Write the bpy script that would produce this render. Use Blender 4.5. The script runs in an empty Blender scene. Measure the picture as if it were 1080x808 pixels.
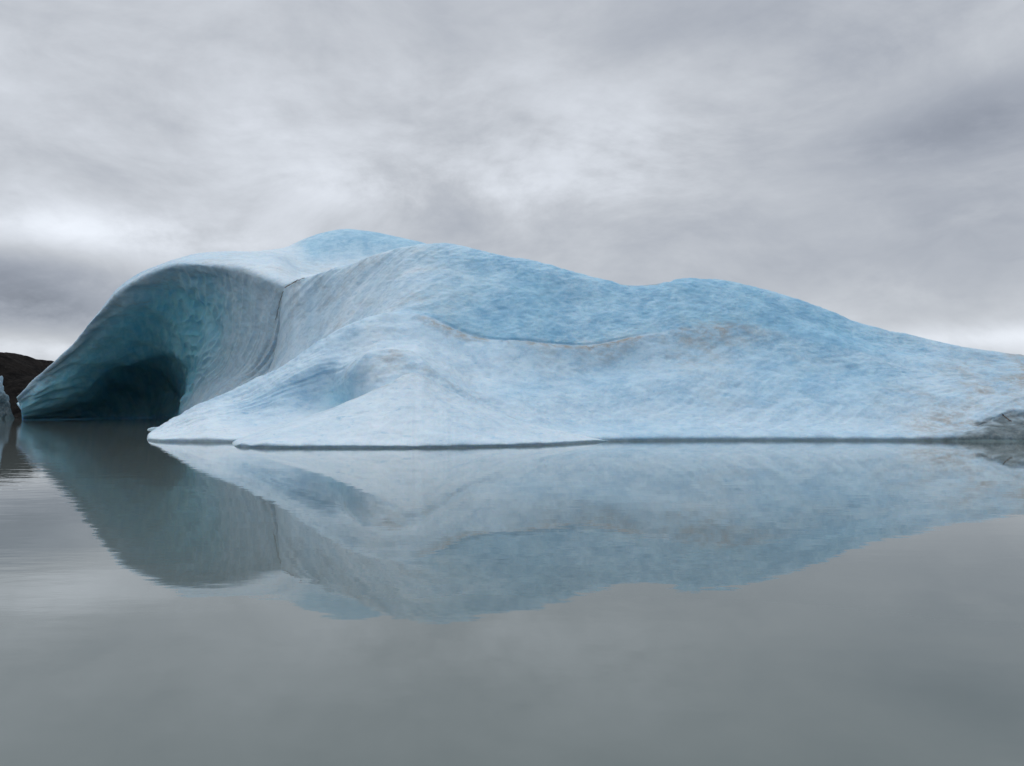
import bpy, math, random
import numpy as np
from mathutils import Vector

scene = bpy.context.scene
col = scene.collection
rad = math.radians

# ---------------------------------------------------------------- camera frame
F = 848.0; CX = 540.0; CY = 404.0; CAMZ = 1.5; HOR = 431.0
PITCH = math.atan((HOR - CY) / F)
cp, sp = math.cos(PITCH), math.sin(PITCH)

def ray(px, py):
    a = (px - CX) / F; b = (CY - py) / F
    return a, cp - b * sp, sp + b * cp
def pt(px, py, d):                       # world point seen at (px, py) whose distance (world Y) is d
    x, y, z = ray(px, py); k = d / y
    return np.array([x * k, d, CAMZ + z * k])
def xat(px, d):                          # world x of column px at distance d near the horizon
    return (px - CX) / F * d * 1.0005
def dwater(py):                          # distance at which the water surface is seen at row py
    x, y, z = ray(CX, py); return -CAMZ / z * y

# ---------------------------------------------------------------- noise (numpy)
def _h(ix, iy, iz, seed):
    n = (ix * 374761393 + iy * 668265263 + iz * 2147483647 + seed * 974634777) & 0xFFFFFFFF
    n = ((n ^ (n >> 13)) * 1274126177) & 0xFFFFFFFF
    n = (n ^ (n >> 16)) & 0xFFFFFFFF
    n = (n * 2246822519) & 0xFFFFFFFF
    return (n ^ (n >> 15)) & 0xFFFFFFFF
G3 = np.array([(1,1,0),(-1,1,0),(1,-1,0),(-1,-1,0),(1,0,1),(-1,0,1),(1,0,-1),(-1,0,-1),
               (0,1,1),(0,-1,1),(0,1,-1),(0,-1,-1)], float)
def perlin(x, y, z, seed=0):
    x = np.asarray(x, float); y = np.asarray(y, float); z = np.asarray(z, float)
    x, y, z = np.broadcast_arrays(x, y, z)
    fx, fy, fz = np.floor(x), np.floor(y), np.floor(z)
    ix, iy, iz = fx.astype(np.int64), fy.astype(np.int64), fz.astype(np.int64)
    x = x - fx; y = y - fy; z = z - fz
    u, v, w = [t * t * t * (t * (t * 6 - 15) + 10) for t in (x, y, z)]
    out = 0
    for dx in (0, 1):
        for dy in (0, 1):
            for dz in (0, 1):
                g = G3[_h(ix + dx, iy + dy, iz + dz, seed) % 12]
                d = g[..., 0] * (x - dx) + g[..., 1] * (y - dy) + g[..., 2] * (z - dz)
                out = out + d * (u if dx else 1 - u) * (v if dy else 1 - v) * (w if dz else 1 - w)
    return out
def fbm(x, y, z, octv=4, seed=0, gain=.5):
    a, s, o = 1.0, 0, 0
    f = 1.0
    for k in range(octv):
        s = s + a * perlin(x * f, y * f, z * f, seed + k * 17); o += a
        a *= gain; f *= 2.03
    return s / o
def sstep(a, b, x):
    t = np.clip((x - a) / (b - a), 0, 1); return t * t * (3 - 2 * t)

# ---------------------------------------------------------------- splines
def pchip(xk, yk, x):
    xk = np.asarray(xk, float); yk = np.asarray(yk, float)
    h = np.diff(xk); dl = np.diff(yk) / h
    m = np.zeros_like(yk)
    for i in range(1, len(xk) - 1):      # non-limited, weighted (smoother than monotone)
        m[i] = (dl[i-1] * h[i] + dl[i] * h[i-1]) / (h[i] + h[i-1])
        if dl[i-1] * dl[i] <= 0: m[i] *= .35
    m[0] = dl[0]; m[-1] = dl[-1]
    i = np.clip(np.searchsorted(xk, x) - 1, 0, len(xk) - 2)
    t = (x - xk[i]) / h[i]; t2 = t * t; t3 = t2 * t
    return ((2*t3 - 3*t2 + 1) * yk[i] + (t3 - 2*t2 + t) * h[i] * m[i]
            + (-2*t3 + 3*t2) * yk[i+1] + (t3 - t2) * h[i] * m[i+1])

def loft(rows, counts):
    """rows: (K, N, 3); Catmull-Rom through the rows, counts[k] steps between row k and k+1"""
    K = len(rows)
    out = []; vpar = []
    for k in range(K - 1):
        p0 = rows[max(k-1, 0)]; p1 = rows[k]; p2 = rows[k+1]; p3 = rows[min(k+2, K-1)]
        l01 = np.maximum(np.linalg.norm(p1-p0, axis=1), 1e-3)**.5
        l12 = np.maximum(np.linalg.norm(p2-p1, axis=1), 1e-3)**.5
        l23 = np.maximum(np.linalg.norm(p3-p2, axis=1), 1e-3)**.5
        # centripetal tangents
        def tan(pa, pb, pc, la, lb):
            return ((pb-pa)/la[:,None] - (pc-pa)/(la+lb)[:,None] + (pc-pb)/lb[:,None])
        m1 = tan(p0, p1, p2, l01, l12) * l12[:,None] if k > 0 else (p2-p1)
        m2 = tan(p1, p2, p3, l12, l23) * l12[:,None] if k < K-2 else (p2-p1)
        n = counts[k]
        for j in range(n + (1 if k == K-2 else 0)):
            t = j / n; t2 = t*t; t3 = t2*t
            out.append((2*t3-3*t2+1)*p1 + (t3-2*t2+t)*m1 + (-2*t3+3*t2)*p2 + (t3-t2)*m2)
            vpar.append(k + t)
    return np.array(out), np.array(vpar)

def smooth(g, n=1):
    for _ in range(n):
        a = g.copy()
        a[1:-1] = (g[:-2] + 2*g[1:-1] + g[2:]) / 4
        b = a.copy()
        b[:, 1:-1] = (a[:, :-2] + 2*a[:, 1:-1] + a[:, 2:]) / 4
        g = b
    return g
def normals(g):
    du = np.gradient(g, axis=1); dv = np.gradient(g, axis=0)
    n = np.cross(du, dv); l = np.linalg.norm(n, axis=2, keepdims=True)
    return n / np.maximum(l, 1e-9)

def dist_poly(P, line):
    """distance of points P (..,3) to a 3-D polyline"""
    best = np.full(P.shape[:-1], 1e9)
    for a, b in zip(line[:-1], line[1:]):
        ab = b - a; t = np.clip(((P - a) @ ab) / (ab @ ab), 0, 1)
        d = np.linalg.norm(P - (a + t[..., None] * ab), axis=-1)
        best = np.minimum(best, d)
    return best

def grid_mesh(name, g, attrs, mat, parent=None, flip=False):
    R, N = g.shape[:2]
    co = g.reshape(-1, 3)
    idx = np.arange(R * N).reshape(R, N)
    a = idx[:-1, :-1].ravel(); b = idx[:-1, 1:].ravel(); c = idx[1:, 1:].ravel(); d = idx[1:, :-1].ravel()
    q = np.stack([a, b, c, d] if not flip else [a, d, c, b], 1)
    # bottom seam + end caps
    extra = []
    s = np.stack([idx[-1, :-1], idx[-1, 1:], idx[0, 1:], idx[0, :-1]], 1)
    if flip: s = s[:, ::-1]
    q = np.concatenate([q, s])
    me = bpy.data.meshes.new(name)
    capc = np.array([g[:, 0].mean(0), g[:, -1].mean(0)])
    allco = np.concatenate([co, capc]); nb = R * N
    tris = []
    for e, colix in ((0, idx[:, 0]), (1, idx[:, -1])):
        nx = np.roll(colix, -1)
        t = np.stack([colix, nx, np.full(R, nb + e)], 1)
        if (e == 1) != flip: t = t[:, ::-1]
        tris.append(t)
    tris = np.concatenate(tris)
    me.vertices.add(len(allco)); me.vertices.foreach_set('co', allco.astype(np.float32).ravel())
    loops = np.concatenate([q.ravel(), tris.ravel()]).astype(np.int32)
    me.loops.add(len(loops)); me.loops.foreach_set('vertex_index', loops)
    starts = np.concatenate([np.arange(len(q)) * 4, len(q) * 4 + np.arange(len(tris)) * 3]).astype(np.int32)
    me.polygons.add(len(starts)); me.polygons.foreach_set('loop_start', starts)
    me.update(calc_edges=True); me.validate()
    me.polygons.foreach_set('use_smooth', np.ones(len(me.polygons), bool))
    for k, v in attrs.items():
        at = me.attributes.new(k, 'FLOAT', 'POINT')
        at.data.foreach_set('value', np.concatenate([v.ravel(), [0, 0]]).astype(np.float32))
    me.materials.append(mat)
    o = bpy.data.objects.new(name, me); col.objects.link(o)
    if parent: o.parent = parent
    return o

# ---------------------------------------------------------------- node helpers
class NT:
    def __init__(s, tree): s.t = tree; tree.nodes.clear()
    def n(s, typ, **kw):
        nd = s.t.nodes.new(typ)
        for k, v in kw.items(): setattr(nd, k, v)
        return nd
    def l(s, a, b): s.t.links.new(a, b)
    def val(s, inp, v):
        if hasattr(v, 'is_output') or isinstance(v, bpy.types.NodeSocket): s.l(v, inp)
        else: inp.default_value = v
    def m(s, op, a, b=None, c=None, clamp=False):
        nd = s.n('ShaderNodeMath', operation=op); nd.use_clamp = clamp
        s.val(nd.inputs[0], a)
        if b is not None: s.val(nd.inputs[1], b)
        if c is not None: s.val(nd.inputs[2], c)
        return nd.outputs[0]
    def mix(s, f, a, b, blend='MIX'):
        nd = s.n('ShaderNodeMix', data_type='RGBA', blend_type=blend)
        s.val(nd.inputs[0], f)
        for i, v in ((6, a), (7, b)):
            if isinstance(v, tuple): v = (*v[:3], 1)
            s.val(nd.inputs[i], v)
        return nd.outputs[2]
    def noise(s, vec, scale, detail=4, rough=.55, dist=0, out=0):
        nd = s.n('ShaderNodeTexNoise'); s.l(vec, nd.inputs['Vector'])
        nd.inputs['Scale'].default_value = scale; nd.inputs['Detail'].default_value = detail
        nd.inputs['Roughness'].default_value = rough; nd.inputs['Distortion'].default_value = dist
        return nd.outputs[out]
    def mr(s, v, a, b, c=0, d=1, smooth=True):
        nd = s.n('ShaderNodeMapRange'); nd.interpolation_type = 'SMOOTHSTEP' if smooth else 'LINEAR'
        s.val(nd.inputs[0], v)
        for i, x in enumerate((a, b, c, d)): s.val(nd.inputs[i+1], x)
        return nd.outputs[0]
    def mapping(s, vec, sc=(1,1,1), rot=(0,0,0), loc=(0,0,0)):
        nd = s.n('ShaderNodeMapping'); s.l(vec, nd.inputs[0])
        nd.inputs['Scale'].default_value = sc; nd.inputs['Rotation'].default_value = rot; nd.inputs['Location'].default_value = loc
        return nd.outputs[0]
    def attr(s, name):
        nd = s.n('ShaderNodeAttribute'); nd.attribute_name = name; return nd.outputs['Fac']
def newmat(name):
    m = bpy.data.materials.new(name); m.use_nodes = True; return m, NT(m.node_tree)

# ---------------------------------------------------------------- materials
def ice_material(name, tint=(1, 1, 1)):
    m, t = newmat(name)
    out = t.n('ShaderNodeOutputMaterial'); bs = t.n('ShaderNodeBsdfPrincipled'); t.l(bs.outputs[0], out.inputs[0])
    P = t.n('ShaderNodeTexCoord').outputs['Object']
    white, dirt, deep, dark, flow = [t.attr(k) for k in ('white', 'dirt', 'deep', 'dark', 'flow')]
    wet = t.attr('wet')
    # streak coordinates follow the sag of the ice
    fl = t.n('ShaderNodeAttribute'); fl.attribute_name = 'flowvec'
    FV = fl.outputs['Vector']
    big = t.noise(P, .16, 4, .6, .6)
    mid = t.noise(P, .9, 6, .65, .5)
    fine = t.noise(P, 6.0, 6, .72, .2)
    streak = t.noise(t.mapping(FV, (1, 1, 1)), 1.0, 6, .62, .3)
    # whiteness of the crust
    w = t.m('ADD', white, t.m('MULTIPLY', t.m('SUBTRACT', big, .5), .75))
    dab = t.noise(t.mapping(P, (.8, .8, 2.2), (0, .15, 0)), 2.2, 6, .70, .35)
    grain = t.noise(P, 16.0, 3, .7, .1)
    w = t.m('ADD', w, t.m('MULTIPLY', t.m('SUBTRACT', mid, .5), .60))
    w = t.m('ADD', w, t.m('MULTIPLY', t.m('SUBTRACT', fine, .5), .48))
    w = t.m('ADD', w, t.m('MULTIPLY', t.m('SUBTRACT', dab, .5), .52))
    w = t.m('ADD', w, t.m('MULTIPLY', t.m('SUBTRACT', grain, .5), .55))
    w = t.m('ADD', w, t.m('MULTIPLY', t.m('MULTIPLY', t.m('SUBTRACT', streak, .5), flow), .8), clamp=True)
    blue = t.mix(t.mr(mid, .35, .65), (.19, .38, .54), (.28, .49, .64))
    c = t.mix(w, blue, (.575, .675, .745))
    # clear blue pits where the crust is missing
    pit = t.noise(t.mapping(P, (.8, .8, 2.9), (0, .1, 0)), 2.1, 5, .66, .5)
    pm = t.m('MULTIPLY', t.mr(pit, .56, .67), t.mr(fine, .36, .58))
    c = t.mix(t.m('MULTIPLY', pm, .5), c, (.17, .40, .60))
    # old compact ice of the hollow; also the shade painted into the ridge scoop
    sv = t.noise(t.mapping(FV, (.55, 1.3, 1), (0, 0, .1)), 1.2, 5, .6, .6)
    dcol = t.mix(t.mr(sv, .25, .78), (.16, .52, .69), (.36, .70, .80))
    c = t.mix(deep, c, dcol)
    # grey grit held in the crust
    gr = t.mr(t.noise(t.mapping(P, (1, 1, 1.8)), 1.3, 7, .78, .4), .40, .62)
    gd = t.m('MULTIPLY', dirt, t.m('ADD', .25, t.m('MULTIPLY', gr, .95)), clamp=True)
    c = t.mix(gd, c, (.30, .285, .262))
    speck = t.mr(t.noise(P, 22.0, 3, .7), .68, .74)
    c = t.mix(t.m('MULTIPLY', speck, t.m('ADD', .12, t.m('MULTIPLY', dirt, .6)), clamp=True), c, (.10, .09, .08))
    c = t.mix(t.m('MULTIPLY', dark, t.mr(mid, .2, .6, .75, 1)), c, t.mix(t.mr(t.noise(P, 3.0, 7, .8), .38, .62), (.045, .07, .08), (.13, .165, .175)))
    c = t.mix(t.m('MULTIPLY', wet, .5), c, (.26, .36, .37))
    t.l(c, bs.inputs['Base Color'])
    t.l(t.m('SUBTRACT', t.mr(fine, .3, .7, .42, .68), t.m('MULTIPLY', wet, .25)), bs.inputs['Roughness'])
    bs.inputs['IOR'].default_value = 1.31
    bs.inputs['Specular IOR Level'].default_value = .38
    t.l(t.m('ADD', .3, t.m('MULTIPLY', deep, .4), clamp=True), bs.inputs['Subsurface Weight'])
    bs.inputs['Subsurface Radius'].default_value = (.18, .45, .75)
    bs.inputs['Subsurface Scale'].default_value = .6
    cup = t.n('ShaderNodeTexVoronoi', feature='SMOOTH_F1'); cup.inputs['Scale'].default_value = 1.25; cup.inputs['Smoothness'].default_value = .6
    wv = t.n('ShaderNodeVectorMath', operation='ADD'); t.l(t.mapping(P, (.8, 1, 1.8)), wv.inputs[0]); t.l(t.noise(P, .8, 3, .5, 0, 1), wv.inputs[1]); t.l(wv.outputs[0], cup.inputs['Vector'])
    b1 = t.n('ShaderNodeBump'); b1.inputs['Strength'].default_value = .24; b1.inputs['Distance'].default_value = .16
    t.l(t.m('ADD', t.m('MULTIPLY', t.m('MULTIPLY', streak, .8), flow), t.m('ADD', t.m('MULTIPLY', cup.outputs['Distance'], .9), t.m('ADD', t.m('MULTIPLY', dab, .5), t.m('MULTIPLY', t.noise(P, 1.6, 7, .72, .2), .5)))), b1.inputs['Height'])
    b2 = t.n('ShaderNodeBump'); b2.inputs['Strength'].default_value = .32; b2.inputs['Distance'].default_value = .05
    vo = t.n('ShaderNodeTexVoronoi'); vo.inputs['Scale'].default_value = 3.2
    t.l(t.mapping(P, (1, 1, 1.7)), vo.inputs['Vector'])
    t.l(t.m('ADD', fine, t.m('MULTIPLY', vo.outputs['Distance'], .8)), b2.inputs['Height'])
    t.l(b1.outputs[0], b2.inputs['Normal']); t.l(b2.outputs[0], bs.inputs['Normal'])
    return m
ICE = ice_material('glacier_ice')

def set_flow(o, fv):
    a = o.data.attributes.new('flowvec', 'FLOAT_VECTOR', 'POINT')
    v = np.concatenate([fv.reshape(-1, 3), np.zeros((2, 3))]).astype(np.float32)
    a.data.foreach_set('vector', v.ravel())

# ================================================================ ICEBERG
berg = bpy.data.objects.new('iceberg', None); col.objects.link(berg)
BX, BY = 2.0, 48.0
berg.location = (BX, BY, 0)
berg['label'] = 'huge smooth blue iceberg with a cave hollow on its left, floating on the grey lake'
berg['category'] = 'iceberg'
ORG = np.array([BX, BY, 0.0])

def row(knots, us, water=None):
    """knots: (px, py, d) -> world points at columns us"""
    k = np.array([q[:3] for q in knots], float)
    py = pchip(k[:, 0], k[:, 1], us); d = pchip(k[:, 0], k[:, 2], us)
    x, y, z = ray(us, py); s = d / y
    return np.stack([x*s, d, CAMZ + z*s], 1)
def rowz(us, d, z):
    X = (us - CX) / F * d
    return np.stack([X, d + 0*us, z + 0*us], 1)

# ---- main ridge (column = bearing px)
us = np.concatenate([np.arange(151, 1100, 1.0), np.arange(1100, 1500, 3.0)])
k_w = [(150,463),(165,465.5),(186,466),(240,466.5),(300,467),(560,467),(600,466.5),(640,465.5),(700,464.8),(800,464.5),(960,465),(1080,466),(1500,470)]
kw = np.array(k_w, float); yw = pchip(kw[:,0], kw[:,1], us); dw = dwater(yw)
dw = dw + 1.0*sstep(245,275,us)*(1-sstep(370,640,us)) + .25 * fbm(us/17., 0, 0, 4, 3)
low = row([(150,462.3,39.9),(165,459,39.2),(186,455,38.6),(220,447,38.2),(250,446,39.3),(300,438,40.2),(340,432,41.2),(362,428,40.6),(385,424,37.4),(430,425,36.2),(500,440,36.8),(560,446,37.9),(640,446,39.6),(720,443,40.0),(800,441,40),(900,443,39.6),(960,446,39.3),(1010,450,39.2),(1080,448,38.4),(1500,462,33)], us)
r3 = row([(150,461.6,40.1),(165,455,40),(186,447,40.2),(220,436,39.8),(250,430,40.6),(300,414,41.6),(340,404,42.2),(355,401,41.4),(368,392,38.5),(387,375,38.3),(405,372,38.8),(427,376,38.6),(457,396,38.2),(480,411,38.2),(505,421,38.4),(560,416,40.6),(640,407,42.4),(720,398,42.6),(800,392,43.0),(900,404,42.6),(1000,418,41.6),(1080,419,40.6),(1500,455,34)], us)
r3b = row([(150,461.3,40.3),(165,453,40.5),(186,443.5,41),(220,431,41),(250,422,41.5),(300,402,42),(340,384,42.2),(368,378,41.8),(387,372,41.5),(427,369,41.6),(470,384,41.8),(505,400,41.8),(560,396,43),(640,389,44.3),(720,378,44.6),(800,370,45),(900,388,44),(1000,404,42.8),(1080,406,42),(1500,450,35.5)], us)
r4 = row([(150,461,40.6),(165,451.5,41),(186,440.5,42),(220,427,42.6),(250,415,43),(300,391,43.6),(340,366,44.2),(380,345,44.6),(410,333.5,44.8),(430,331.5,45),(460,338,45),(490,350,45),(520,358.5,45),(560,361,45),(620,364,45.2),(660,358,45.4),(700,352,45.8),(760,346,46),(820,352,46),(900,372,45),(1000,394,43.8),(1080,398,43),(1500,448,36.5)], us)
r5 = row([(150,461.5,42),(165,455,46),(186,446,52),(235,424,60),(262,406,63),(280,402,61),(300,396,57.5),(340,371,51.5),(380,346,48.6),(410,329,47),(430,323,46.2),(460,331,45.5),(490,344,45.25),(520,353,45.2),(560,356,45.2),(620,359,45.4),(660,353,45.7),(700,346,46.2),(760,338,46.6),(820,344,46.6),(900,364,45.6),(1000,388,44.4),(1080,393,43.6),(1500,447,37.2)], us)
r6 = row([(150,462,43),(186,452,56),(235,432,70),(270,405,82),(285,372,76),(300,345,64.5),(320,334,60),(340,326,57.2),(380,306,53.5),(430,286,50),(470,292,48.4),(500,302,47.6),(560,313,47.2),(620,325,47.2),(680,325,47.4),(720,318,47.8),(780,318,48),(850,342,47.2),(900,356,46.8),(1000,378,45.6),(1080,386,45),(1500,446,38)], us)
r7 = row([(150,463,44),(186,456,58),(235,440,74),(270,400,90),(285,335,84),(295,306,70),(305,300,65),(330,290,60.5),(370,279,56.8),(400,267,54.6),(430,259.5,53.2),(460,257.5,52),(500,261,51),(560,273,50),(600,283,49.5),(640,294.5,49.3),(662,300.5,49.3),(688,301,49.4),(715,296,49.6),(745,295.5,49.8),(780,300,49.6),(820,310,49.2),(860,323,48.8),(900,336,48.4),(950,350,47.8),(1000,361,47.2),(1040,369,46.9),(1080,376,46.5),(1200,398,44.5),(1500,445,39)], us)
zc = r7[:, 2]; dc = r7[:, 1]
foot = .15 + .10 * fbm(us/23., 3, 0, 3, 9)
fd = sstep(150, 175, us)
w0 = rowz(us, dw + .5, -1.6)
w1 = rowz(us, dw + .04*fd, -.02)
w2 = rowz(us, dw - .03, foot * (.3 + .7*fd))
A_rows = np.array([w0, w1, w2, low, r3, r3b, r4, r5, r6, r7,
                   rowz(us, dc + 2.6, zc - .35*np.minimum(zc/4, 1)), rowz(us, dc + 7, zc*.72), rowz(us, dc + 12, zc*.25), rowz(us, dc + 14, -1.6)])
A_rows = np.array([smooth(r[None].repeat(3, 0), 3)[1] for r in A_rows])
A, Av = loft(A_rows, [3, 5, 34, 44, 20, 30, 10, 60, 60, 16, 14, 10, 4])
# close the left tip downward
tip = (1 - sstep(150, 156, us))[None, :]
A[..., 2] -= tip * 1.2 * (A[..., 2] > -1)
A = smooth(A, 2)

def line3(L): return [pt(*q) for q in L]
V = lambda a: np.array(a)
def masks_main(G):
    X, Y, Z = G[..., 0], G[..., 1], G[..., 2]
    return X, Y, Z
PX = np.broadcast_to(us[None, :], A.shape[:2]); PV = np.broadcast_to(Av[:, None], A.shape[:2])
# displacement -------------------------------------------------
def detail(G, amt, seed):
    X, Y, Z = G[..., 0], G[..., 1], G[..., 2]
    N = normals(G)
    d = .42 * fbm(X/6.5, Y/6.5, Z/6.5, 2, seed)
    d = d + .11 * fbm(X/1.9, Y/1.9, Z/1.5, 3, seed+5)
    d = d - .10 * np.maximum(0, fbm(X/.75, Y/.75, Z/.5, 2, seed+8))**1.0
    d = d + .045 * fbm(X/.32, Y/.32, Z/.22, 2, seed+11)
    return N, d * amt
N, d = detail(A, 1.0, 20)
if N[200, 500] @ np.array([0, -1, .3]) < 0: N = -N; FLIPA = True
else: FLIPA = False
nearW = sstep(0, .5, A[..., 2])
vis = sstep(2, 2.6, PV)
# streaks that sag from the crest down the left wall
q = np.clip((PV - 6.5) / 2.5, 0, 1.3)                 # 0 at valley, 1 at crest
cval = PX - 120 * (1 - q)**1.3 * 0 + 150 * q**.8      # lines leaning from upper right to lower left
left = (1 - sstep(430, 520, PX)) * sstep(6.3, 7.2, PV) * (1 - sstep(9.3, 10, PV))
d = d * (1 - .35 * left)
d = d + left * .16 * fbm((PX - 150*q)/13., PV*.25, 3, 3, 41)
A = A + N * (d * (.15 + .85 * nearW) * (.3 + .7 * vis))[..., None]
bowl = sstep(2.0,3.0,PV)*(1-sstep(5.6,6.0,PV))*sstep(430,480,PX)
bl = (1-sstep(655,700,PX)); bowl = bowl*np.clip(np.abs(PX-678)/110-.12,0,1)*(1-.45*(1-bl)); cc = PX + (50*bl - 55*(1-bl))*PV
A = A + N*(bowl*(.20*(-np.abs(fbm(cc/34., PV*.25, 3, 3, 66)))+.07*fbm(cc/9.,PV*.4,1,2,67)))[...,None]
spur = sstep(3.0,4.0,PV)*(1-sstep(5.7,6.2,PV))*(1-sstep(400,470,PX))*sstep(160,190,PX)
A = A + N*(spur*.16*fbm((PX*.012), PV*3.5 + .3*fbm(PX/60.,PV,0,2,4), 7, 3, 55))[...,None]
A = A + N*(.28*np.exp(-np.abs(PV-5.95)/.30)*sstep(180,215,PX)*(1-sstep(380,440,PX)) + .16*np.exp(-np.abs(PV-4.0)/.22)*sstep(358,380,PX)*(1-sstep(480,530,PX)))[...,None]
# undercut of the crease: the band above stands slightly proud
cre = line3([(452,337,45),(490,350,45),(520,358.5,45),(560,361,45),(620,364,45.2),(660,358,45.4),(700,352,45.8)])
X, Y, Z = A[..., 0], A[..., 1], A[..., 2]
dcre = np.abs(PV - 6.0)
crew = sstep(440, 480, PX) * (1 - sstep(640, 720, PX))
A = A + N * (-.10 * np.exp(-((PV - 6.25)/.28)**2) * crew + .10*np.exp(-((PV-5.75)/.25)**2) * crew)[..., None]

# attributes ---------------------------------------------------
X, Y, Z = A[..., 0], A[..., 1], A[..., 2]
n1 = fbm(X/3.0, Y/3.0, Z/2.2, 4, 70); n2 = fbm(X/1.0, Y/1.0, Z/.7, 4, 77)
white = np.full(X.shape, .40)
apron = (1 - sstep(5.2, 6.3, PV))
white = white + .13 * apron
white = white + (.30-.13*sstep(520,640,PX)) * (1 - sstep(.9, 2.4, Z)) * (1 - sstep(970, 1000, PX)*.5)
ridgel = (1 - sstep(430, 560, PX)) * apron
white = white + .14 * ridgel
band = sstep(6.0, 6.6, PV) * (1 - sstep(9.0, 9.3, PV)) * sstep(400, 470, PX) * (1 - sstep(900, 1000, PX))
white = white - .27 * band - .17*sstep(500, 640, PX)*apron*(1-sstep(930,1000,PX))
blue2 = np.exp(-(((PX-850)/110)**2 + ((PV-5.5)/2.3)**2))
white = white - .22 * blue2
white = white + .20 * left
white = white + .02 * sstep(960, 1060, PX) + .3 * np.exp(-((PV - 9.0)/.25)**2)*0
# frost patches at the foot of the band
white = white + .55 * np.exp(-(((PX-610)/50)**2 + ((PV-6.75)/.35)**2)) * sstep(-.05, .15, n2)
white = white - .30*sstep(2.2,3.2,PV)*(1-sstep(4.6,5.6,PV))*sstep(215,270,PX)*(1-sstep(355,400,PX))

white = white + .35 * np.exp(-((dist_poly(A, line3([(430,288,50),(455,286,49.5),(480,293,49),(500,301,48.5),(530,309,48)]))/.35)**2))  # light-catching edge of a faint ridge, put into the colour
dirt = np.zeros(X.shape)
dirt = dirt + .70 * np.exp(-((PV - 5.92 - .22*n2)/.15)**2) * sstep(430, 455, PX) * (1 - sstep(655, 720, PX)) * sstep(-.3, .15, n1 + .5*n2 + .12)
dirt = dirt + .62 * np.exp(-(((PX-745)/62)**2 + ((PV-5.9)/1.0)**2)) * sstep(-.25, .25, n1 + .8*n2 + .12)
dirt = dirt + .30 * np.exp(-(((PX-640)/80)**2 + ((PV-5.6)/.5)**2)) * sstep(-.25, .25, n1)
dirt = dirt + .9 * np.exp(-((dist_poly(A, line3([(655,299.5,49.3),(675,302.5,49.3),(700,300.5,49.5)]))/.16)**2))
dirt = dirt + .70 * sstep(910, 1040, PX - 12*(PV-4)) * sstep(-.6, .4, n1 + .7*n2)
dirt = dirt + .50*np.exp(-(((PX-425)/48)**2 + ((PV-3.7)/.5)**2))*sstep(-.4,.2,n1+n2)
dirt = dirt + .28 * left * sstep(-.3, .3, n1) * .6
dirt = dirt + .40 * (1-sstep(0,.35,np.abs(dist_poly(A, line3([(362,398,39),(368,391,38.8),(387,374,38.6),(405,371,38.8),(427,375,38.6),(457,395,38.2),(480,410,38.2),(505,420,38.4)]))))) 
dirt = dirt + .15 * sstep(0, .4, n1)
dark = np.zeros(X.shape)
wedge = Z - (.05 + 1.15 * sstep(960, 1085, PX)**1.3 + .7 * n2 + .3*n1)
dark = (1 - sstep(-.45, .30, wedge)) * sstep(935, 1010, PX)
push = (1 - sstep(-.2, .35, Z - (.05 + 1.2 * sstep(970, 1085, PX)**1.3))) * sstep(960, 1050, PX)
wet = (1 - sstep(.03, .13 + .12*fbm(us/9., 1, 1, 3, 5)[None, :], Z)) 
deep = .10 * band * sstep(-.3,.3,n1) + .35 * np.exp(-(((PX-358)/16)**2 + ((PV-3.3)/.55)**2))  # second term paints the shade of the scoop beside the hump
# push the dark foot inwards, so it is a real undercut
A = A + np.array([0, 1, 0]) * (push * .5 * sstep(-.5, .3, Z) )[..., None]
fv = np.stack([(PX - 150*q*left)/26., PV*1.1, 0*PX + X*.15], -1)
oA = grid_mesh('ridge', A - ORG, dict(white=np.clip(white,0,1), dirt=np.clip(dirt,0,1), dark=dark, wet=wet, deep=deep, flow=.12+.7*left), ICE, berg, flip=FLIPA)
set_flow(oA, fv)

# ---- cave wave and rear dome (column = s along the lip)
SS = np.concatenate([np.linspace(0, 1.02, 760), np.linspace(1.022, 1.75, 260)])
def rs(knots):
    k = np.array(knots, float)
    px = pchip(k[:,0], k[:,1], SS); py = pchip(k[:,0], k[:,2], SS); d = pchip(k[:,0], k[:,3], SS)
    x, y, z = ray(px, py); s = d / y
    return np.stack([x*s, d, CAMZ + z*s], 1)
lip = rs([(0,18,419.5,100),(.06,33,404,99),(.12,48,391,97),(.25,80,361,93),(.33,95,340,90),(.4,112,322,87),(.55,150,294,81),(.7,195,280,76),(.85,250,285,71),(1,299,301,66.5),(1.2,345,304,70),(1.4,400,300,74),(1.75,520,330,78)])
in1 = rs([(0, 21, 424, 100.6), (0.12, 53, 397, 98.0), (0.25, 86, 368, 94.4), (0.4, 122, 334, 89.0), (0.55, 160, 307, 84.0), (0.7, 205, 296, 78.60000000000001), (0.85, 252, 302, 73.0), (1, 298, 318, 67.6), (1.2, 345, 330, 70), (1.4, 400, 330, 74), (1.75, 520, 350, 78)])
in2 = rs([(0, 23, 430, 101.5), (0.12, 60, 406, 99.3), (0.25, 94, 383, 97.8), (0.4, 132, 352, 94.8), (0.55, 168, 334, 91.8), (0.7, 216, 333, 84.8), (0.85, 252, 342, 76.3), (1, 290, 358, 70.2), (1.2, 340, 360, 71), (1.4, 400, 360, 74), (1.75, 520, 370, 78)])
in3 = rs([(0, 23.5, 436, 102.3), (0.12, 68, 420, 101.9), (0.25, 102, 399, 102.9), (0.4, 140, 378, 102.9), (0.55, 174, 369, 99.4), (0.7, 208, 376, 91.4), (0.85, 236, 383, 81.9), (1, 268, 391, 73.5), (1.2, 330, 390, 72), (1.4, 400, 390, 74), (1.75, 520, 395, 78)])
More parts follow.
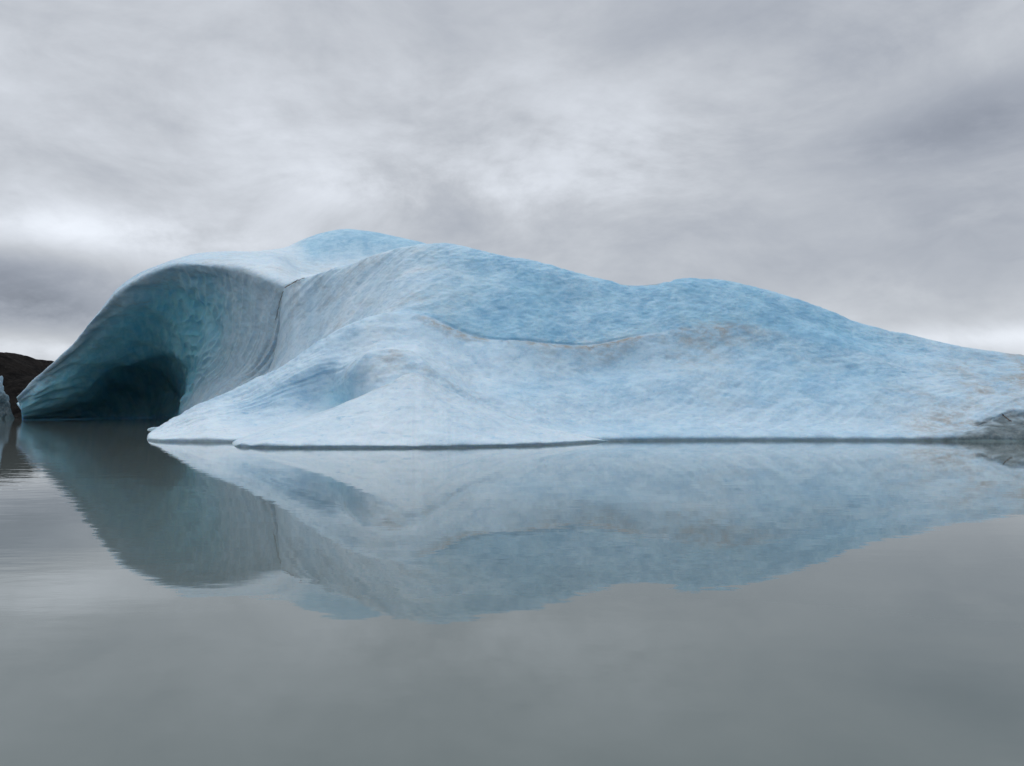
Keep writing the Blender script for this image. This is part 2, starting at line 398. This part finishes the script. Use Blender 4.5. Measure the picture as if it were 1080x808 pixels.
in4 = rs([(0, 24, 440, 103), (0.12, 77, 433, 109), (0.25, 112, 418, 112.5), (0.4, 148, 407, 117), (0.55, 174, 405, 113), (0.7, 194, 412, 99), (0.85, 210, 414, 89), (1, 238, 410, 76), (1.2, 330, 420, 73), (1.4, 400, 420, 74), (1.75, 520, 420, 78)])
kb = np.array([(0,25,103.6),(.12,86,114),(.25,122,124),(.4,154,128),(.55,176,122),(.7,187,107),(.85,193,91),(1,203,77.5),(1.2,300,74),(1.4,400,75),(1.75,520,79)], float)
bpx = pchip(kb[:,0], kb[:,1], SS); bd = pchip(kb[:,0], kb[:,2], SS)
base = rowz(bpx, bd, 0.0)
base = base; under = rowz(bpx, bd, -1.5)
sil = rs([(0,18.5,418,101),(.12,46.5,389,98.5),(.25,78.5,358,95),(.33,93,337.5,93),(.4,109,318,91),(.48,127,301,89.5),(.55,147,288,88),(.65,172,278,87),(.74,200,270,87),(.85,232,267,88),(.95,268,266.5,90),(1.03,296,262,91),(1.12,318,253,92),(1.2,340,246,92.5),(1.28,366,242,92.5),(1.36,390,244,92),(1.46,420,250,91),(1.58,452,258,90),(1.75,505,285,88)])
sil = sil*(1-.5*sstep(.5,.35,SS)[:,None]) + (lip+np.array([0,.8,.1]))*.5*sstep(.5,.35,SS)[:,None]
# a mid row between lip and skyline keeps the top convex
t_mid = np.clip((sil[:,1]-lip[:,1])/20, 0, 1)
midr = lip*.5 + sil*.5
midr[:, 2] += .10*(sil[:,1]-lip[:,1]) * .35 * (1 - sstep(1.02, 1.2, SS))
midr[:, 2] -= 1.6 * sstep(.97, 1.1, SS) * (1 - sstep(1.5, 1.7, SS))
dep = np.maximum(sil[:,1] + 10, base[:,1] + 17); zs = sil[:, 2]
e0 = sstep(0, .1, SS)
o1 = sil.copy(); o1[:,1] += 4*e0+1; o1[:,2] -= .03*zs; o1[:,0] *= o1[:,1]/sil[:,1]
o2 = sil.copy(); o2[:,1] = dep*.55+sil[:,1]*.45+3; o2[:,2] = zs*.75; o2[:,0] *= o2[:,1]/sil[:,1]
o3 = sil.copy(); o3[:,1] = dep+6; o3[:,2] = zs*.55; o3[:,0] *= o3[:,1]/sil[:,1]
o4 = o3.copy(); o4[:,1] += 4; o4[:,2] = -1.6
B_rows = np.array([under, base, in4, in3, in2, in1, lip, midr, sil, o1, o2, o3, o4])
B, Bv = loft(B_rows, [3, 34, 48, 60, 52, 26, 20, 20, 10, 12, 12, 4])
B = smooth(B, 2)
PS = np.broadcast_to(SS[None, :], B.shape[:2]); PW = np.broadcast_to(Bv[:, None], B.shape[:2])
N, _ = detail(B, 1, 50)
if N[160, 400] @ np.array([0, -1, 0]) < 0: N = -N; FLIPB = True
else: FLIPB = False
X, Y, Z = B[..., 0], B[..., 1], B[..., 2]
inside = sstep(1.0, 1.6, PW) * (1 - sstep(5.2, 6.0, PW))
top = sstep(6.0, 6.4, PW)
warp = .25 * fbm(PS*6, PW*.8, 1, 3, 12)
flute = fbm((PS + warp*.06)*30, PW*.3, 2, 2, 61)
flute_r = -np.abs(flute)*2 + .4                      # sharp crests between rounded flutes
scal = fbm(PS*24 + warp, PW*2.3, 5, 2, 88)
scall = -np.abs(scal)*1.7 + .3
band = fbm(PS*9 + warp*.8 + PW*.6, PW*.7, 9, 2, 93)
d = inside * (.30*flute_r*sstep(.5,.75,PS) + .5*scall*np.exp(-((PS-.70)/.13)**2)*sstep(5.8,4.6,PW) + 1.1*band*(1-sstep(.7,.95,PS)))
d = d + .5 * fbm(X/9, Y/9, Z/9, 2, 31) + .12 * fbm(X/2.6, Y/2.6, Z/1.6, 2, 33) + .06 * fbm(X/.8, Y/.8, Z/.5, 2, 35)
# second, inner arch: the dark chamber steps back behind an edge
arch = sstep(2.95, 2.45, PW + .12*fbm(PS*9, 0, 0, 2, 4)) * sstep(1.0, 1.6, PW) * sstep(.12, .3, PS) * (1 - sstep(.62, .78, PS))
d = d - 1.5 * arch
d = d * (.25 + .75*sstep(0, .6, Z)) * (.35 + .65*sstep(0, .06, PS))
d = d * (1 - .6*np.exp(-((PW-8)/.4)**2))
B = B + N * d[..., None]
X, Y, Z = B[..., 0], B[..., 1], B[..., 2]
n1 = fbm(X/5.0, Y/5.0, Z/3.5, 4, 170); n2 = fbm(X/1.5, Y/1.5, Z/1.0, 4, 177)
right = sstep(.60, .92, PS + .05*n1)
deep = inside * (1 - .93*right) * (1 - sstep(4.1, 5.6, PW + .5*n1)*.8)
deep = np.maximum(deep, .95 * (1 - sstep(2.5, 3.2, PW)) * (1 - sstep(.70, .86, PS)))
deep = deep * (1 - .25*sstep(.22, 0, PS))
white = .32 + .12*top + .25*right + .15*np.exp(-((PW-6)/.5)**2)
rear = sstep(1.07, 1.17, PS + .03*n1) * sstep(7.0, 7.7, PW)
white = white - .55 * rear
dirt = .08 + .16*right*inside*sstep(-.3, .3, n1+.4) + .16*sstep(5.0, 5.7, PW)*(1-sstep(6.15, 6.6, PW))*sstep(-.3, .3, n2 + .15)
dirt = dirt + .2*np.exp(-((PS-1.0)/.03)**2)*inside
dirt = dirt + .30*top*(1-sstep(7.0,7.5,PW))*sstep(-.1,.3,n1)
dirt = dirt*(1-.6*rear)
deep = deep + .08*rear + .10*np.exp(-((PS-.75)/.2)**2)*inside*(1-right)
dirt = dirt + .3 * inside * (1-right) * sstep(3.5,5,PW) * sstep(0, .3, n2)
wet = (1 - sstep(.05, .5, Z))
fv = np.stack([PS*46, PW*1.2, 0*PS], -1)
oB = grid_mesh('cave_wall', B - ORG, dict(white=np.clip(white,0,1), dirt=np.clip(dirt,0,1), dark=0*Z, wet=wet*.8, deep=np.clip(deep,0,1), flow=.05+.8*inside*(1-np.exp(-((PW-6)/1.1)**2))), ICE, berg, flip=FLIPB)
set_flow(oB, fv)

# ---- front ledge
ud = np.arange(243, 668, .8)
kd = np.array([(243,467.5),(247,470),(256,471.3),(280,472.2),(350,472.6),(440,472.6),(520,471.2),(580,469.4),(620,467),(640,465.8),(668,464.6)], float)
dd = dwater(pchip(kd[:,0], kd[:,1], ud)) + .22 * fbm(ud/14., 0, 5, 4, 13)
topk = [(243,468,36.5),(250,463.5,35.6),(270,456,35.2),(300,447,35),(330,439,35.2),(355,430,35.4),(372,421,35.6),(390,413,35.8),(402,407,36),(412,402,36),(425,394,36.4),(440,392,37),(460,403,37),(500,424,37),(540,441,37),(580,452,36.9),(612,458,37.1),(640,464.2,37.6),(668,470,38.6)]
dt_ = row(topk, ud)
fe = sstep(243, 256, ud) * (1 - sstep(625, 660, ud))
e0 = rowz(ud, dd + .5, -1.2); e1 = rowz(ud, dd + .07, -.02); e2 = rowz(ud, dd - .04, (.15 + .09*fbm(ud/25., 2, 2, 3, 6))*fe - .04)
zt = dt_[:,2]; e2[:,2] = np.minimum(e2[:,2], zt*.8+.0)
hm = rowz(ud, dd*.72 + dt_[:,1]*.28, zt*.34 + .12*fe); hm[:,2] = np.minimum(hm[:,2], zt*.95)
h2 = rowz(ud, dd*.38 + dt_[:,1]*.62, zt*.68 + .16*fe); h2[:,2] = np.minimum(h2[:,2], zt)
h3 = rowz(ud, dt_[:,1]+.9, zt-.28); h4 = rowz(ud, dt_[:,1]+3.2, zt*.3-.3); h5 = rowz(ud, dt_[:,1]+3.6, -1.2+0*zt)
D, Dv = loft(np.array([e0,e1,e2,hm,h2,dt_,h3,h4,h5]), [3,6,24,34,34,12,10,3])
D = smooth(D, 2)
PD = np.broadcast_to(ud[None,:], D.shape[:2]); PE = np.broadcast_to(Dv[:,None], D.shape[:2])
N, d = detail(D, .62, 120)
FLIPD = N[50, 250] @ np.array([0,-1,.5]) < 0
if FLIPD: N = -N
D = D + N * (d * (.12 + .88*sstep(0,.5,D[...,2])) * fe[None,:])[...,None]
X, Y, Z = D[..., 0], D[..., 1], D[..., 2]
n1 = fbm(X/3.0, Y/3.0, Z/2.2, 4, 270); n2 = fbm(X/1.0, Y/1.0, Z/.7, 4, 277)
white = .80 - .12*sstep(4.0, 5, PE)
dirt = .06 + .35*np.exp(-((PE-5.0)/.3)**2)*sstep(-.2,.2,n2+.1) + .22*sstep(2.2,3.3,Z)
wet = (1 - sstep(.03, .13 + .12*fbm(ud/9., 1, 1, 3, 5)[None,:], Z))
oD = grid_mesh('ledge', D - ORG, dict(white=white, dirt=dirt, dark=0*Z, wet=wet, deep=0*Z, flow=0*Z), ICE, berg, flip=bool(FLIPD))
set_flow(oD, np.stack([PD/26., PE*1.1, X*.15], -1))

# ---- cracks (thin ragged dark seams with real width)
def crack_mat():
    m, t = newmat('crack_grit')
    out = t.n('ShaderNodeOutputMaterial'); bs = t.n('ShaderNodeBsdfPrincipled'); t.l(bs.outputs[0], out.inputs[0])
    P = t.n('ShaderNodeTexCoord').outputs['Object']
    t.l(t.mix(t.mr(t.noise(P, 3, 5, .7), .35, .65), (.09, .07, .06), (.34, .29, .25)), bs.inputs['Base Color'])
    bs.inputs['Roughness'].default_value = .85
    return m
CR = crack_mat()
from mathutils.bvhtree import BVHTree
dg = None
def bvh_of(G):
    s = G[::2, ::2]; R, Nn = s.shape[:2]
    idx = np.arange(R*Nn).reshape(R, Nn)
    q = np.stack([idx[:-1,:-1].ravel(), idx[:-1,1:].ravel(), idx[1:,1:].ravel(), idx[1:,:-1].ravel()], 1)
    return BVHTree.FromPolygons([tuple(v) for v in s.reshape(-1,3).tolist()], q.tolist())
trees = [bvh_of(A), bvh_of(B)]
def hit(px, py):
    x, y, z = ray(px, py); best = None
    for tr in trees:
        h = tr.ray_cast(Vector((0,0,CAMZ)), Vector((x,y,z)).normalized())
        if h[0] is not None and (best is None or h[3] < best[1]): best = (h[0], h[3], h[1])
    return best
def crack(name, L, w0, seed, label=None):
    rnd = random.Random(seed)
    pts = []
    for (a, b) in zip(L[:-1], L[1:]):
        n = max(2, int(math.dist(a, b) / 2.0))
        for i in range(n): pts.append((a[0] + (b[0]-a[0])*i/n, a[1] + (b[1]-a[1])*i/n))
    pts.append(L[-1])
    P3 = []
    for p in pts:
        h = hit(p[0] + rnd.uniform(-.5,.5), p[1] + rnd.uniform(-.5,.5))
        if h is None: continue
        nn = h[2] if h[2].y < 0 else -h[2]
        P3.append((h[0], nn))
    vs, fs = [], []
    M = len(P3)
    for i, (c, nn) in enumerate(P3):
        a = P3[max(i-1,0)][0]; b = P3[min(i+1,M-1)][0]
        tg = (b - a).normalized(); side = tg.cross(nn).normalized()
        w = w0 * (math.sin(math.pi*min(1,max(0.02,i/(M-1))))**.5) * rnd.uniform(.35, 1.3)
        for k in (( -1, -.05), (0, .05), (1, -.05), (0, -.16)):
            vs.append(c + side*w*k[0] + nn*k[1] - Vector(ORG))
    for i in range(M-1):
        for k in range(4):
            fs.append((i*4+k, i*4+(k+1)%4, (i+1)*4+(k+1)%4, (i+1)*4+k))
    fs.append((0,1,2,3)); fs.append(tuple((M-1)*4+k for k in (3,2,1,0)))
    me = bpy.data.meshes.new(name); me.from_pydata([tuple(v) for v in vs], [], fs); me.update()
    me.materials.append(CR)
    o = bpy.data.objects.new(name, me); col.objects.link(o); o.parent = berg
    return o
crack('crack', [(322,293),(314,296),(306,300),(300,304)], .17, 1)
crack('crack', [(299,307),(295,318),(293,328),(291,338)], .035, 2)
crack('crack', [(1056,436),(1062,441),(1067,445)], .06, 6)

# ================================================================ HILL + SHORE ICE
def rock_material():
    m, t = newmat('moraine_rock')
    out = t.n('ShaderNodeOutputMaterial'); bs = t.n('ShaderNodeBsdfPrincipled'); t.l(bs.outputs[0], out.inputs[0])
    P = t.n('ShaderNodeTexCoord').outputs['Object']
    c = t.mix(t.mr(t.noise(P, .35, 6, .7), .35, .68), (.0025, .0025, .003), (.015, .013, .012))
    c = t.mix(t.mr(t.noise(P, 1.6, 6, .8), .60, .74), c, (.12, .11, .10))
    t.l(c, bs.inputs['Base Color']); bs.inputs['Roughness'].default_value = .95; bs.inputs['Specular IOR Level'].default_value = .05
    b = t.n('ShaderNodeBump'); b.inputs['Distance'].default_value = .5; b.inputs['Strength'].default_value = .8
    t.l(t.noise(P, 1.1, 8, .75), b.inputs['Height']); t.l(b.outputs[0], bs.inputs['Normal'])
    return m
hx = np.linspace(-260, -62, 330); hy = np.linspace(124, 260, 200)
HX, HY = np.meshgrid(hx, hy)
pxs = HX / HY * F + CX
slope = sstep(124, 150, HY + 5*fbm(HX/9, 0, 0, 3, 2))
sk = pchip(np.array([-900,-400,-150,-60,0,14,24,34,46,80,160,400.]), np.array([300,330,345,362,376,384,391,396,397,403,418,430.]), HX/150*F+CX)
zt = (HOR - sk)/F*150 + 1.5
HZ = -1 + (zt + 1) * slope * (1 - .6*sstep(150, 260, HY)) 
HZ = HZ + sstep(124,132,HY) * (1.6*fbm(HX/9, HY/9, 0, 5, 8) - 1.9*np.abs(fbm(HX/4.0, HY/4.0, 0, 6, 18, .65)))
HZ = HZ * (1 - sstep(-75, -62, HX)) - 1.5*sstep(-75, -62, HX)
hill = grid_mesh('hill', np.stack([HX, HY, HZ], -1), {}, rock_material())
hill['kind'] = 'structure'
hill.data.polygons.foreach_set('use_smooth', np.ones(len(hill.data.polygons), bool))

# pale ice front at the foot of the hill
def ice_front():
    n, mR = 150, 110
    th = np.linspace(0, 2*math.pi, n, endpoint=False); ph = np.linspace(-.5*math.pi, .5*math.pi, mR)
    TH, PH = np.meshgrid(th, ph)
    cx_, cy_ = -81.7, 121.0
    def se(v, e): return np.sign(v)*np.abs(v)**e
    r = se(np.cos(PH), .45)
    Xl = 5.6*r*se(np.cos(TH), .8); Yl = 3.6*r*se(np.sin(TH), .8); Zl = 7.3*se(np.sin(PH), .55)
    taper = 1 - .62*(np.clip(Zl,0,9)/7.3)**1.3
    Xl = 5.6*(Xl/5.6)*taper + np.clip(Zl, 0, 9)*.27; Yl = Yl*taper; Zl = Zl - .10*np.clip(Xl,0,9)*(Zl>0)
    G = np.stack([Xl, Yl, np.maximum(Zl, -1)], -1)
    G = G * (1 + (.36*fbm(Xl/2.8, Yl/2.8, Zl/2.8, 4, 9) - .20*np.abs(fbm(Xl/1.6, Yl/1.6, Zl/2.6, 4, 19))))[...,None]
    return G, (cx_, cy_)
G, (icx, icy) = ice_front()
Gc = np.concatenate([G, G[:, :1]], 1)
Z = Gc[..., 2]; X = Gc[..., 0]; n1 = fbm(X/2, Gc[...,1]/2, Z/2, 3, 5)
IO = grid_mesh('shore_ice', Gc, dict(white=.12+.3*sstep(3.5,5.2,Z), dirt=np.clip(.55 - .2*sstep(3,5,Z) + n1, 0, 1), dark=.55+.4*(1-sstep(3.2,4.6,Z+n1)), wet=1-sstep(.05,.5,Z), deep=0*Z, flow=0*Z), ICE)
set_flow(IO, Gc*.5)
IO.location = (icx, icy, 0)
IO['label'] = 'small pale grey-green block of ice at the foot of the dark rocky hill, left edge'
IO['category'] = 'ice block'
nn = IO

# ================================================================ WATER
m, t = newmat('lake_water')
out = t.n('ShaderNodeOutputMaterial'); bs = t.n('ShaderNodeBsdfPrincipled'); t.l(bs.outputs[0], out.inputs[0])
P = t.n('ShaderNodeTexCoord').outputs['Object']
silt = t.noise(t.mapping(P, (.02, .02, 1)), 1, 3, .5)
t.l(t.mix(t.mr(silt, .3, .7), (.112, .137, .133), (.142, .166, .160)), bs.inputs['Base Color'])
bs.inputs['Roughness'].default_value = .006; bs.inputs['IOR'].default_value = 1.42
calm = t.mr(t.noise(t.mapping(P, (.012, .02, 1), loc=(3.3, 1.2, 0)), 1, 2, .5), .38, .62, .25, 1)
sep = t.n('ShaderNodeSeparateXYZ'); t.l(P, sep.inputs[0])
side = t.mr(t.m('DIVIDE', sep.outputs[0], t.m('ADD', sep.outputs[1], 5.0)), -.22, -.5, .0, 1.0)
amp = t.m('MULTIPLY', calm, t.m('ADD', .30, t.m('MULTIPLY', side, .9)))
b = t.n('ShaderNodeBump'); b.inputs['Distance'].default_value = .008
t.l(amp, b.inputs['Strength'])
t.l(t.m('ADD', t.m('MULTIPLY', t.noise(t.mapping(P, (.5, 1.3, 1)), 1.0, 2, .45), .7), t.m('MULTIPLY', t.noise(t.mapping(P, (1.7, 3.8, 1)), 1.0, 3, .5), .3)), b.inputs['Height'])
t.l(b.outputs[0], bs.inputs['Normal'])
me = bpy.data.meshes.new('lake'); S = 3000
me.from_pydata([(-S,-S,0),(S,-S,0),(S,S,0),(-S,S,0)], [], [(0,1,2,3)]); me.materials.append(m)
lake = bpy.data.objects.new('water', me); col.objects.link(lake); lake['kind'] = 'structure'

# ================================================================ SKY
w = bpy.data.worlds.new('World'); scene.world = w; w.use_nodes = True
SUN_EL, SUN_AZ = rad(58), rad(-25)       # azimuth from +Y towards +X
t = NT(w.node_tree)
wo = t.n('ShaderNodeOutputWorld')
sky = t.n('ShaderNodeTexSky'); sky.sky_type = 'NISHITA'; sky.sun_disc = False
sky.sun_elevation = SUN_EL; sky.sun_rotation = SUN_AZ
bg1 = t.n('ShaderNodeBackground'); t.l(sky.outputs[0], bg1.inputs[0]); bg1.inputs[1].default_value = .1
G_ = t.n('ShaderNodeTexCoord').outputs['Generated']
nrm = t.n('ShaderNodeVectorMath', operation='NORMALIZE'); t.l(G_, nrm.inputs[0])
sx = t.n('ShaderNodeSeparateXYZ'); t.l(nrm.outputs[0], sx.inputs[0])
x, y, z = sx.outputs
zp = t.m('ADD', t.m('MAXIMUM', z, 0.0), .20)
zq = t.m('ADD', t.m('MAXIMUM', z, 0.0), .42)
cq = t.n('ShaderNodeCombineXYZ'); t.l(t.m('DIVIDE', x, zq), cq.inputs[0]); t.l(t.m('DIVIDE', y, zq), cq.inputs[1]); t.l(t.m('MULTIPLY', z, 3.0), cq.inputs[2])
cb = t.n('ShaderNodeCombineXYZ'); t.l(t.m('DIVIDE', x, zp), cb.inputs[0]); t.l(t.m('DIVIDE', y, zp), cb.inputs[1])
C2 = cb.outputs[0]
az = t.m('MULTIPLY', t.m('ARCTAN2', x, y), 180/math.pi); el = t.m('MULTIPLY', t.m('ARCSINE', z), 180/math.pi)
cn1 = t.noise(t.mapping(cq.outputs[0], (1.0, 1.1, 1.6), (0, 0, .5), (2.1, .4, 0)), 1.0, 7, .56, .6)
cn2 = t.noise(t.mapping(nrm.outputs[0], (4.2, 4.2, 8.5), (0, .25, .7), (5.1, 1.4, 0)), 1.0, 9, .61, .3)
cn3 = t.noise(t.mapping(nrm.outputs[0], (11, 11, 24), (0, .3, .7), (1.1, 7.4, 0)), 1.0, 7, .6, .5)
def AZ(px): return math.degrees(math.atan((px-CX)/F))
def EL(px, py):
    a, b_, c_ = ray(px, py); return math.degrees(math.atan2(c_, math.hypot(a, b_)))
def lobe(px, py, wa, we, tilt=0):
    da = t.m('SUBTRACT', az, AZ(px)); de = t.m('SUBTRACT', t.m('SUBTRACT', el, EL(px, py)), t.m('MULTIPLY', da, tilt))
    r = t.m('ADD', t.m('POWER', t.m('ABSOLUTE', t.m('DIVIDE', da, wa)), 2.0), t.m('POWER', t.m('ABSOLUTE', t.m('DIVIDE', de, we)), 2.0))
    return t.m('EXPONENT', t.m('MULTIPLY', r, -1.0))
L = .595
L = t.m('ADD', L, t.m('MULTIPLY', t.m('SUBTRACT', cn1, .5), .34))
L = t.m('ADD', L, t.m('MULTIPLY', t.m('SUBTRACT', cn2, .5), .50))
L = t.m('ADD', L, t.m('MULTIPLY', t.m('SUBTRACT', cn3, .5), t.mr(cn1, .4, .65, .08, .24)))
for (px, py, wa, we, ti, a) in [
        (130,248,12,1.6,0,.16),(20,243,9,1.3,0,.10),(640,160,12,3,0,.12),(560,215,13,2,0,.10),(400,200,10,1.6,0,.10),
        (1060,355,6,.8,0,.20),(40,366,9,.9,0,.24),(400,180,9,2.6,0,.05),(640,130,12,3,0,.03),
        (5,300,8,3.0,0,-.30),(50,335,6,1.2,0,-.10),(1050,220,12,5,0,-.15),(960,150,13,2.5,.1,-.07),(1060,110,7,2.5,0,-.10),(560,20,14,2.5,0,-.05),
        (720,30,10,3,0,-.04),(200,120,12,5,0,.03)]:
    lo = lobe(px, py, wa, we, ti)
    L = t.m('ADD', L, t.m('MULTIPLY', t.m('MULTIPLY', lo, a), t.mr(cn2, .36, .62, .35, 1.25)))
# extra sky glow added behind the camera to light the cave; bright zenith above the picture
L = t.m('ADD', L, t.m('MULTIPLY', t.mr(el, 27, 75), .56))
L = t.m('ADD', L, t.m('MULTIPLY', t.m('MULTIPLY', t.mr(y, .3, -.9), t.mr(el, 30, 60, 1, .3)), .34))
L = t.m('MAXIMUM', L, .15)
tint = t.mix(t.mr(L, .28, .62), (.83, .915, 1.09), (.925, .975, 1.055))
sc = t.n('ShaderNodeVectorMath', operation='SCALE'); t.l(tint, sc.inputs[0]); t.l(L, sc.inputs['Scale'])
bg2 = t.n('ShaderNodeBackground'); t.l(sc.outputs[0], bg2.inputs[0]); bg2.inputs[1].default_value = 1.0
mx = t.n('ShaderNodeMixShader'); mx.inputs[0].default_value = .96
t.l(bg1.outputs[0], mx.inputs[1]); t.l(bg2.outputs[0], mx.inputs[2]); t.l(mx.outputs[0], wo.inputs[0])

sd = bpy.data.lights.new('sun', 'SUN'); sd.energy = .8; sd.angle = rad(45); sd.color = (1, .97, .93)
so = bpy.data.objects.new('sun', sd); col.objects.link(so)
dirv = Vector((math.sin(SUN_AZ)*math.cos(SUN_EL), math.cos(SUN_AZ)*math.cos(SUN_EL), math.sin(SUN_EL)))
so.rotation_euler = (-dirv).to_track_quat('-Z', 'Y').to_euler(); so.location = (0, 0, 80)

# ================================================================ CAMERA
cd = bpy.data.cameras.new('camera'); cam = bpy.data.objects.new('camera', cd); col.objects.link(cam)
cam.location = (0, 0, CAMZ); cam.rotation_euler = (math.pi/2 + PITCH, 0, 0)
cd.sensor_width = 36; cd.lens = F / 1080 * 36; cd.clip_end = 9000; cd.clip_start = .05
scene.camera = cam
vs = scene.view_settings; vs.view_transform = 'Standard'; vs.look = 'None'; vs.exposure = 0; vs.gamma = 1
